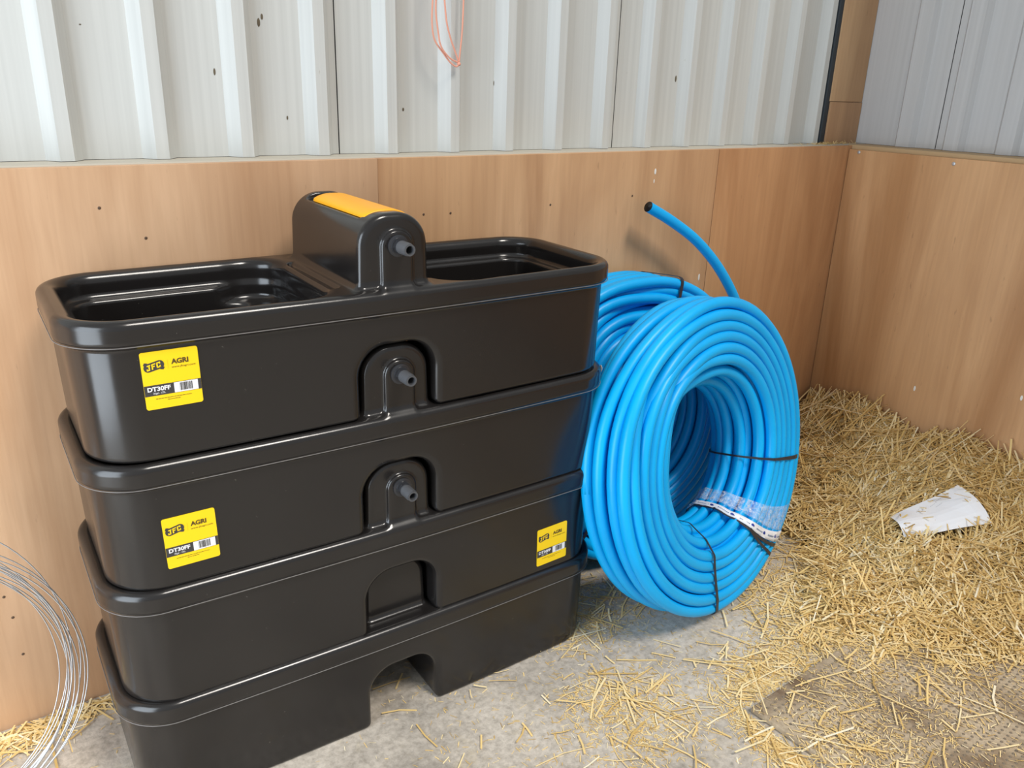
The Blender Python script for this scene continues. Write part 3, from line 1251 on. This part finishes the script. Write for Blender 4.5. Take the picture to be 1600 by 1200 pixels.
# ------------------------------------------------------------------ baler twine hanging on the cladding
tw = empty('baler_twine', at(712, 100, 1, YC - 0.045))
tag(tw, 'loop of pink baler twine hanging on the white cladding', 'twine')
o3 = np.array(tw.location)
strands = [
    [(680, -90, .05), (678, -30, .05), (676, 0, .05), (675, 35, .048), (679, 62, .046), (692, 82, .045), (704, 98, .045), (713, 104, .045), (717, 100, .045)],
    [(684, -90, .055), (683, -30, .055), (681, 15, .052), (684, 45, .05), (689, 72, .05), (702, 90, .048), (714, 97, .046), (717, 100, .045)],
    [(690, -90, .05), (692, -30, .05), (695, 5, .05), (698, 35, .05), (704, 60, .048), (711, 80, .046), (717, 98, .045)],
    [(727, -90, .05), (725, -30, .05), (724, 10, .05), (722, 50, .05), (719, 80, .047), (717, 100, .045)],
]
for st in strands:
    Q = np.array([at(a, b, 1, YC - c) for a, b, c in st]) - o3
    V, F = tube(spline(Q, 6), 0.0021, 6)
    mesh_obj('twine_strand', V, F, TWINE, tw, True)
bm = bmesh.new()
bmesh.ops.create_icosphere(bm, subdivisions=2, radius=0.005, matrix=Matrix.Translation(Vector(at(717, 100, 1, YC - .045) - o3)))
bm_obj('knot', bm, TWINE, tw, True)
# the nail it hangs from, above the picture
nl = at(700, -95, 1, YC - 0.05) - o3
V, F = tube(np.array([nl + (0, -0.012, 0), nl + (0, 0.06, 0)]), 0.003, 8)
mesh_obj('hanging_nail', V, F, SCREW, tw)
V, F = tube(spline(np.array([at(680, -90, 1, YC - .05), at(700, -93, 1, YC - .056), at(727, -90, 1, YC - .05)]) - o3, 6), 0.0021, 6)
mesh_obj('twine_strand', V, F, TWINE, tw, True)

# ------------------------------------------------------------------ rubber mat
MX0, MX1, MY1, MY0 = 0.585, 1.96, -0.905, -2.70
mat_o = empty('rubber_mat', (MX0, MY1, 0.0), 0.03)
tag(mat_o, 'dusty dimpled rubber stable mat lying on the concrete', 'mat')
o = box('mat_sheet', (0, MY0 - MY1, 0.0), (MX1 - MX0, 0, 0.014), MAT_RUBBER, mat_o, 0.003)
# raised studs, one joined relief
gx = np.arange(0.03, 1.10, 0.016)
gy = np.arange(-0.025, -0.75, -0.016)
V, Q = [], []
vi = 0
SV, SF = [], []
for i, yy in enumerate(gy):
    for xx in gx:
        xj = xx + (0.008 if i % 2 else 0)
        r0, r1 = 0.0040, 0.0026
        b = len(SV)
        for (rr, zz) in ((r0, 0.0135), (r1, 0.0158)):
            for k in range(6):
                SV.append((xj + rr * math.cos(k * PI / 3), yy + rr * math.sin(k * PI / 3), zz))
        for k in range(6):
            SF.append((b + k, b + (k + 1) % 6, b + 6 + (k + 1) % 6, b + 6 + k))
        SF.append(tuple(b + 6 + k for k in range(6)))
st = mesh_obj('studs', SV, SF, new_mat('rubbed_dark_rubber', 0.6, (0.22, 0.175, 0.125))[0], mat_o)
st['kind'] = 'stuff'


# ------------------------------------------------------------------ straw
def sstep(a, b, x):
    t = np.clip((x - a) / (b - a), 0, 1)
    return t * t * (3 - 2 * t)


def vnoise(x, y, seed):
    r_ = np.random.default_rng(seed)
    out = np.zeros_like(x)
    for k in range(14):
        a = r_.random() * 6.28
        f = 6 + 26 * r_.random()
        out += np.cos(f * (x * math.cos(a) + y * math.sin(a)) + r_.random() * 6.28) / (1 + f * 0.08)
    return out / 5


def heap_h(x, y):
    x = np.asarray(x, float)
    y = np.asarray(y, float)
    edge = 1.02 + 0.30 * sstep(-0.80, -0.45, y) + 0.10 * sstep(-0.45, -0.1, y) + 0.03 * np.sin(y * 11 + 1)
    s1 = x - edge
    s2 = (y + 0.90 + 1.20 * (x - 1.0)) / 1.5 + 0.02 * np.sin(x * 13)
    s = -np.logaddexp(-s1 * 14, -s2 * 14) / 14          # soft minimum: distance in from the rim of the heap
    h = 0.030 * sstep(-0.02, 0.16, s)
    h = h + (0.235 + 0.125 * sstep(-0.75, 0.0, y)) * sstep(0.12, 0.98, s) ** 0.9
    h = h + 0.055 * vnoise(x, y, 4) * sstep(0.05, 0.5, s)
    return np.maximum(h, 0)


def put_on_heap(px, py):
    d = ray(px, py)
    t = np.linspace(0.5, 6, 4000)
    P = CAM + t[:, None] * d
    hit = np.argmax(P[:, 2] < heap_h(P[:, 0], P[:, 1]))
    return P[hit]


hx = np.linspace(0.90, XR - 0.008, 110)
hy = np.linspace(-2.2, -0.008, 230)
HX, HY = np.meshgrid(hx, hy, indexing='ij')
HZ = heap_h(HX, HY) - 0.006 + 0.006 * vnoise(HX * 4, HY * 4, 9)
V = np.stack([HX, HY, np.where(heap_h(HX, HY) < 0.008, -0.02, HZ)], -1).reshape(-1, 3)
nx, ny = len(hx), len(hy)
I = np.arange(nx * ny).reshape(nx, ny)
Q = np.stack([I[:-1, :-1], I[1:, :-1], I[1:, 1:], I[:-1, 1:]], -1).reshape(-1, 4)
heap = empty('straw_heap', (1.7, -0.8, 0.0))
tag(heap, 'thick heap of golden straw banked into the plywood corner', 'straw', kind='stuff')
hb = fast_mesh('packed_bed', V - (1.7, -0.8, 0.0), Q, HEAP, heap)
hb['kind'] = 'stuff'


# ------------------------------------------------------------------ paper lying on the straw
corners = [put_on_heap(*p) for p in ((1387, 819), (1494, 769), (1548, 824), (1410, 850))]
Lc, Tc, Rc, Bc = [np.array(c) for c in corners]
nu, nv = 16, 10
V, F = [], []
for j in range(nv + 1):
    for i in range(nu + 1):
        u, v = i / nu, j / nv
        p = (Lc * (1 - u) + Tc * u) * (1 - v) + (Bc * (1 - u) + Rc * u) * v
        fold = -0.006 * abs(v - 0.55) * (u > 0) + 0.010 * (1 - abs(v - 0.55) * 2)
        hgt = max(p[2], float(heap_h(p[0], p[1]))) * 0.5 + p[2] * 0.5
        V.append((p[0], p[1], hgt + 0.028 + fold * 0.7 + 0.002 * math.sin(7 * u + 3 * v) - 0.012 * max(0, v - 0.85) / 0.15 * (0.4 + 0.6 * u)))
for j in range(nv):
    for i in range(nu):
        a = j * (nu + 1) + i
        F.append((a, a + nu + 1, a + nu + 2, a + 1))
V = np.array(V)
pc = V.mean(0)
paper = empty('paper_sheet', pc)
tag(paper, 'creased white sheet of paper lying on the straw', 'paper')
o = mesh_obj('sheet', V - pc, F, PAPER, paper)
md = o.modifiers.new('thickness', 'SOLIDIFY')
md.thickness = 0.0008
# faint pencil scribbles
SVs, SFs = [], []
for (u0, v0, u1, v1) in ((0.30, 0.30, 0.38, 0.18), (0.33, 0.36, 0.40, 0.26), (0.5, 0.25, 0.62, 0.18), (0.55, 0.33, 0.66, 0.27), (0.6, 0.16, 0.7, 0.12)):
    k = 4
    for q in range(k):
        ua, va = u0 + (u1 - u0) * q / k, v0 + (v1 - v0) * q / k
        ub, vb = u0 + (u1 - u0) * (q + 0.8) / k, v0 + (v1 - v0) * (q + 0.8) / k

        def pp(u, v):
            i, j = min(int(u * nu), nu - 1), min(int(v * nv), nv - 1)
            fu, fv = u * nu - i, v * nv - j
            g_ = lambda a, b: V[b * (nu + 1) + a]
            return (g_(i, j) * (1 - fu) + g_(i + 1, j) * fu) * (1 - fv) + (g_(i, j + 1) * (1 - fu) + g_(i + 1, j + 1) * fu) * fv + (0, 0, 0.0012) - pc
        b0 = len(SVs)
        SVs += [pp(ua, va), pp(ub, vb), pp(ub, vb + 0.008), pp(ua, va + 0.008)]
        SFs.append((b0, b0 + 1, b0 + 2, b0 + 3))
mesh_obj('pencil_marks', SVs, SFs, INK, paper)['kind'] = 'stuff'

_qc = (Lc + Tc + Rc + Bc)[:2] / 4
QUAD = [_qc + (q[:2] - _qc) * 1.14 for q in (Lc, Tc, Rc, Bc)]


def off_paper(X, Y, keep=0.012):
    """stalks whose middle would lie through the sheet are left out, but for a few lying on it"""
    ins = np.ones(len(X), bool)
    for p, q in zip(QUAD, QUAD[1:] + QUAD[:1]):
        ins &= ((q[0] - p[0]) * (Y - p[1]) - (q[1] - p[1]) * (X - p[0])) < 0.0
    return ~ins | (rng.random(len(X)) < keep)


def straws(name, C, D, L, W, tone, mat, parent=None, bend=0.045, flat=0.5):
    """many thin bent three-sided stalks as one mesh; C centres, D unit directions"""
    n = len(C)
    up = np.array([0, 0, 1.0])
    S = np.cross(D, up)
    S /= np.maximum(np.linalg.norm(S, axis=1), 1e-6)[:, None]
    U = np.cross(S, D)
    bd = (rng.normal(0, bend, n) * L * np.clip(L / 0.06, 0.15, 1))[:, None] * S
    V = np.zeros((n, 9, 3))
    for j, t in enumerate((-0.5, 0.0, 0.5)):
        c = C + D * (L * t)[:, None] + (bd if t == 0 else 0)
        for k in range(3):
            a = 2 * PI * k / 3 + 0.5
            V[:, j * 3 + k] = c + S * (W * math.cos(a))[:, None] + U * (W * flat * math.sin(a))[:, None]
    base = (np.arange(n) * 9)[:, None, None]
    q = []
    for j in (0, 1):
        for k in range(3):
            k2 = (k + 1) % 3
            q.append((j * 3 + k, j * 3 + k2, j * 3 + 3 + k2, j * 3 + 3 + k))
    Q = (base + np.array(q)[None]).reshape(-1, 4)
    o = fast_mesh(name, V.reshape(-1, 3), Q, mat, parent, smooth=False)
    at_ = o.data.attributes.new('tone', 'FLOAT', 'POINT')
    at_.data.foreach_set('value', np.repeat(tone, 9).astype(np.float32))
    return o


def dirs(n, tilt, yaw=None, spread=PI):
    a = rng.uniform(-PI, PI, n) if yaw is None else yaw + rng.normal(0, spread, n)
    b = rng.normal(0, tilt, n)
    return np.column_stack([np.cos(a) * np.cos(b), np.sin(a) * np.cos(b), np.sin(b)])


# heap stalks
def sample_heap(n):
    X = rng.uniform(0.95, XR - 0.02, n * 3)
    Y = rng.uniform(-2.15, -0.02, n * 3)
    # more stalks where the camera is closer to the bank; thin out at the rim
    h = heap_h(X, Y)
    keep = (rng.random(n * 3) < sstep(0.0, 0.03, h) * (0.35 + 0.65 * sstep(-1.9, -1.4, Y)))
    keep &= off_paper(X, Y)
    X, Y = X[keep][:n], Y[keep][:n]
    return X, Y, heap_h(X, Y)


def slope_dirs(X, Y, tilt):
    n = len(X)
    D = dirs(n, tilt)
    e = 0.02
    gx_ = (heap_h(X + e, Y) - heap_h(X - e, Y)) / (2 * e)
    gy_ = (heap_h(X, Y + e) - heap_h(X, Y - e)) / (2 * e)
    D[:, 2] += D[:, 0] * gx_ + D[:, 1] * gy_
    return D / np.linalg.norm(D, axis=1)[:, None]


def keep_inside(C, D, L):
    """shift stalks that would poke through the two walls"""
    for ax_, lim in ((0, XR - 0.014), (1, -0.014)):
        over = np.maximum(C[:, ax_] + np.abs(D[:, ax_]) * L / 2 - lim, 0)
        C[:, ax_] -= over
    return C


org = np.array([1.7, -0.8, 0.0])
X, Y, H = sample_heap(24000)
n = len(X)
Ls = np.clip(rng.lognormal(math.log(0.095), 0.5, n), 0.02, 0.28)
D = slope_dirs(X, Y, 0.16)
C = keep_inside(np.column_stack([X, Y, H + rng.uniform(-0.006, 0.020, n)]), D, Ls)
s_ = straws('straw_stalks', C - org, D, Ls, rng.uniform(0.0012, 0.0036, n), np.clip(rng.beta(2.4, 1.6, n), 0, 1), STRAW, heap)
s_['kind'] = 'stuff'
X, Y, H = sample_heap(16000)
n = len(X)
Ls = rng.uniform(0.008, 0.035, n)
D = slope_dirs(X, Y, 0.3)
C = keep_inside(np.column_stack([X, Y, H + rng.uniform(-0.002, 0.012, n)]), D, Ls)
s_ = straws('straw_chaff', C - org, D, Ls, rng.uniform(0.0008, 0.0018, n), np.clip(rng.beta(3, 2.2, n), 0, 1), STRAW, heap)
s_['kind'] = 'stuff'
# stalks standing up out of the heap
X, Y, H = sample_heap(260)
n = len(X)
Ls = rng.uniform(0.06, 0.17, n)
D = dirs(n, 0.25)
D[:, 2] += rng.uniform(0.3, 1.0, n)
D /= np.linalg.norm(D, axis=1)[:, None]
C = keep_inside(np.column_stack([X, Y, H + Ls * 0.28 * D[:, 2]]), D, Ls)
s_ = straws('upright_stalks', C - org, D, Ls, rng.uniform(0.0010, 0.0018, n), np.clip(rng.beta(4, 2, n), 0, 1), STRAW, heap)
s_['kind'] = 'stuff'

# loose straw and chaff on the concrete and the mat: clusters (pixel of centre, spread in m, long stalks, short bits)
clusters = [
    # px, py, sx, sy, stalks, bits, surface height
    ((985, 1110), 0.10, 0.07, 40, 900, 0.0), ((930, 1080), 0.06, 0.04, 12, 260, 0.0), ((1040, 1150), 0.10, 0.05, 18, 420, 0.0),
    ((905, 985), 0.07, 0.04, 22, 420, 0.0), ((960, 950), 0.12, 0.08, 26, 500, 0.0), ((905, 930), 0.08, 0.05, 20, 300, 0.0),
    ((1080, 1040), 0.10, 0.05, 14, 60, 0.0), ((860, 1140), 0.20, 0.10, 10, 220, 0.0), ((640, 1060), 0.12, 0.12, 14, 90, 0.0),
    ((1215, 1040), 0.09, 0.05, 50, 1300, 0.0), ((1180, 1075), 0.05, 0.04, 22, 700, 0.0), ((1190, 1140), 0.025, 0.06, 22, 800, 0.0),
    ((1235, 1185), 0.025, 0.05, 26, 900, 0.0), ((1255, 985), 0.10, 0.06, 90, 1100, 0.0), ((1230, 930), 0.09, 0.08, 90, 1100, 0.0),
    ((1300, 920), 0.12, 0.08, 160, 1600, 0.0), ((1260, 870), 0.08, 0.08, 60, 700, 0.0), ((1330, 985), 0.09, 0.04, 120, 1400, 0.004),
    ((1420, 995), 0.09, 0.03, 90, 900, 0.012), ((1530, 1015), 0.10, 0.03, 90, 900, 0.014),
    ((1360, 1050), 0.12, 0.05, 14, 420, 0.0155), ((1450, 1100), 0.2, 0.10, 16, 500, 0.0155), ((1400, 1170), 0.14, 0.08, 14, 420, 0.0155),
    ((1560, 1080), 0.2, 0.12, 16, 400, 0.0155), ((1280, 1110), 0.07, 0.07, 10, 200, 0.0155), ((1330, 1170), 0.06, 0.05, 14, 340, 0.0155),
    ((118, 1112), 0.05, 0.02, 90, 500, 0.0), ((40, 1150), 0.06, 0.025, 50, 300, 0.0), ((10, 1165), 0.06, 0.03, 40, 240, 0.0),
    ((1190, 800), 0.12, 0.12, 60, 300, 0.0),
]
cs, ds, ls, ws, ts = [], [], [], [], []
c2, d2, l2, w2, t2 = [], [], [], [], []


def on_surface(x, y, z):
    inmat = (x > MX0 - 0.01) & (y < MY1 + 0.01)
    return np.maximum(np.maximum(z, np.where(inmat, 0.0155, 0.0)), heap_h(x, y))


for (pc, sx, sy, ns, nb, zb) in clusters:
    c = at(pc[0], pc[1], 2, zb)
    for cnt, store in ((ns, 0), (nb, 1)):
        x = c[0] + rng.normal(0, sx, cnt)
        y = c[1] + rng.normal(0, sy, cnt)
        ok = (x < XR - 0.12) & (y < -0.012)
        if zb == 0.0:          # floor clusters stop at the edge of the mat
            ok &= ~((x > MX0 - 0.015) & (y < MY1 + 0.015)) | (rng.random(cnt) < 0.06)
        x, y = x[ok], y[ok]
        m = len(x)
        z = on_surface(x, y, zb)
        if store == 0:
            cs.append(np.column_stack([x, y, z + 0.002 + rng.uniform(0, 0.004, m)]))
            ds.append(dirs(m, 0.05))
            ls.append(np.clip(rng.lognormal(math.log(0.065), 0.45, m), 0.02, 0.2))
            ws.append(rng.uniform(0.0012, 0.0030, m))
            ts.append(np.clip(rng.beta(3.5, 2.0, m), 0, 1))
        else:
            c2.append(np.column_stack([x, y, z + 0.001]))
            d2.append(dirs(m, 0.08))
            l2.append(rng.uniform(0.004, 0.022, m))
            w2.append(rng.uniform(0.0005, 0.0014, m))
            t2.append(np.clip(rng.beta(3.0, 2.0, m), 0, 1))
# thin dusting everywhere in the bay
m = 2600
x = rng.uniform(-1.0, 1.9, m)
y = rng.uniform(-1.5, -0.02, m)
c2.append(np.column_stack([x, y, on_surface(x, y, 0.0) + 0.001]))
d2.append(dirs(m, 0.05))
l2.append(rng.uniform(0.003, 0.018, m))
w2.append(rng.uniform(0.0004, 0.0011, m))
t2.append(np.clip(rng.beta(3.0, 2.0, m), 0, 1))

loose = empty('loose_straw', (1.0, -0.9, 0.0))
tag(loose, 'loose straw and chaff scattered over the concrete and the mat', 'straw', kind='stuff')
org2 = np.array([1.0, -0.9, 0.0])


def clear_of_wall(C, D, L):
    over = np.maximum(C[:, 1] + np.abs(D[:, 1]) * L / 2 + 0.006, 0)
    C[:, 1] -= over
    return C


cs, ds, ls, ws, ts = map(np.concatenate, (cs, ds, ls, ws, ts))
s_ = straws('scattered_stalks', clear_of_wall(cs, ds, ls) - org2, ds, ls, ws, ts, STRAW, loose)
s_['kind'] = 'stuff'
c2, d2, l2, w2, t2 = map(np.concatenate, (c2, d2, l2, w2, t2))
s_ = straws('scattered_chaff', clear_of_wall(c2, d2, l2) - org2, d2, l2, w2, t2, STRAW, loose)
s_['kind'] = 'stuff'

# long stalks one can pick out by eye: both ends surveyed
picked = [((1310, 1062), (1436, 1122)), ((1505, 1098), (1600, 1140)), ((1100, 1035), (1155, 1043)), ((960, 1062), (1005, 1106)), ((1036, 1160), (1110, 1200)),
          ((1028, 1112), (1080, 1146)), ((1152, 1034), (1226, 1036)), ((1120, 1020), (1168, 1032)), ((1124, 1038), (1192, 1078)), ((905, 982), (938, 1015)),
          ((894, 1002), (906, 972)), ((1018, 1020), (1056, 1028)), ((752, 1148), (752, 1170)), ((846, 1086), (860, 1100)), ((1222, 1000), (1268, 992)),
          ((1322, 985), (1348, 984)), ((1260, 1072), (1322, 1056)), ((1230, 1122), (1240, 1090)), ((1250, 1080), (1258, 1050)), ((1540, 1180), (1590, 1172)),
          ((1500, 1130), (1552, 1122)), ((1340, 1180), (1374, 1165)), ((880, 975), (866, 1005)), ((930, 1120), (950, 1080))]
A = np.array([at(a[0], a[1], 2, 0.003) for a, b in picked])
B = np.array([at(b[0], b[1], 2, 0.003) for a, b in picked])
for E_ in (A, B):
    E_[:, 2] = np.maximum(E_[:, 2], on_surface(E_[:, 0], E_[:, 1], 0.0) + 0.003)
Dv = B - A
Lv = np.linalg.norm(Dv, axis=1)
s_ = straws('long_stalks', (A + B) / 2 - org2, Dv / Lv[:, None], Lv, np.full(len(Lv), 0.0024), np.clip(rng.uniform(0.6, 0.95, len(Lv)), 0, 1), STRAW, loose, bend=0.02)
s_['kind'] = 'stuff'

# wisps caught on the sill at the corner
n = 120
x = 1.95 + rng.normal(0, 0.07, n)
x = np.clip(x, 1.6, XR + 0.10)
y = rng.uniform(0.02, 0.055, n)
o = straws('sill_wisps', np.column_stack([x, y, np.full(n, HP + 0.006)]), dirs(n, 0.35), rng.uniform(0.008, 0.035, n), rng.uniform(0.0006, 0.0012, n),
           np.clip(rng.beta(3, 2, n), 0, 1), STRAW)
tag(o, 'wisps of straw caught on the sill by the corner post', 'straw', kind='stuff')
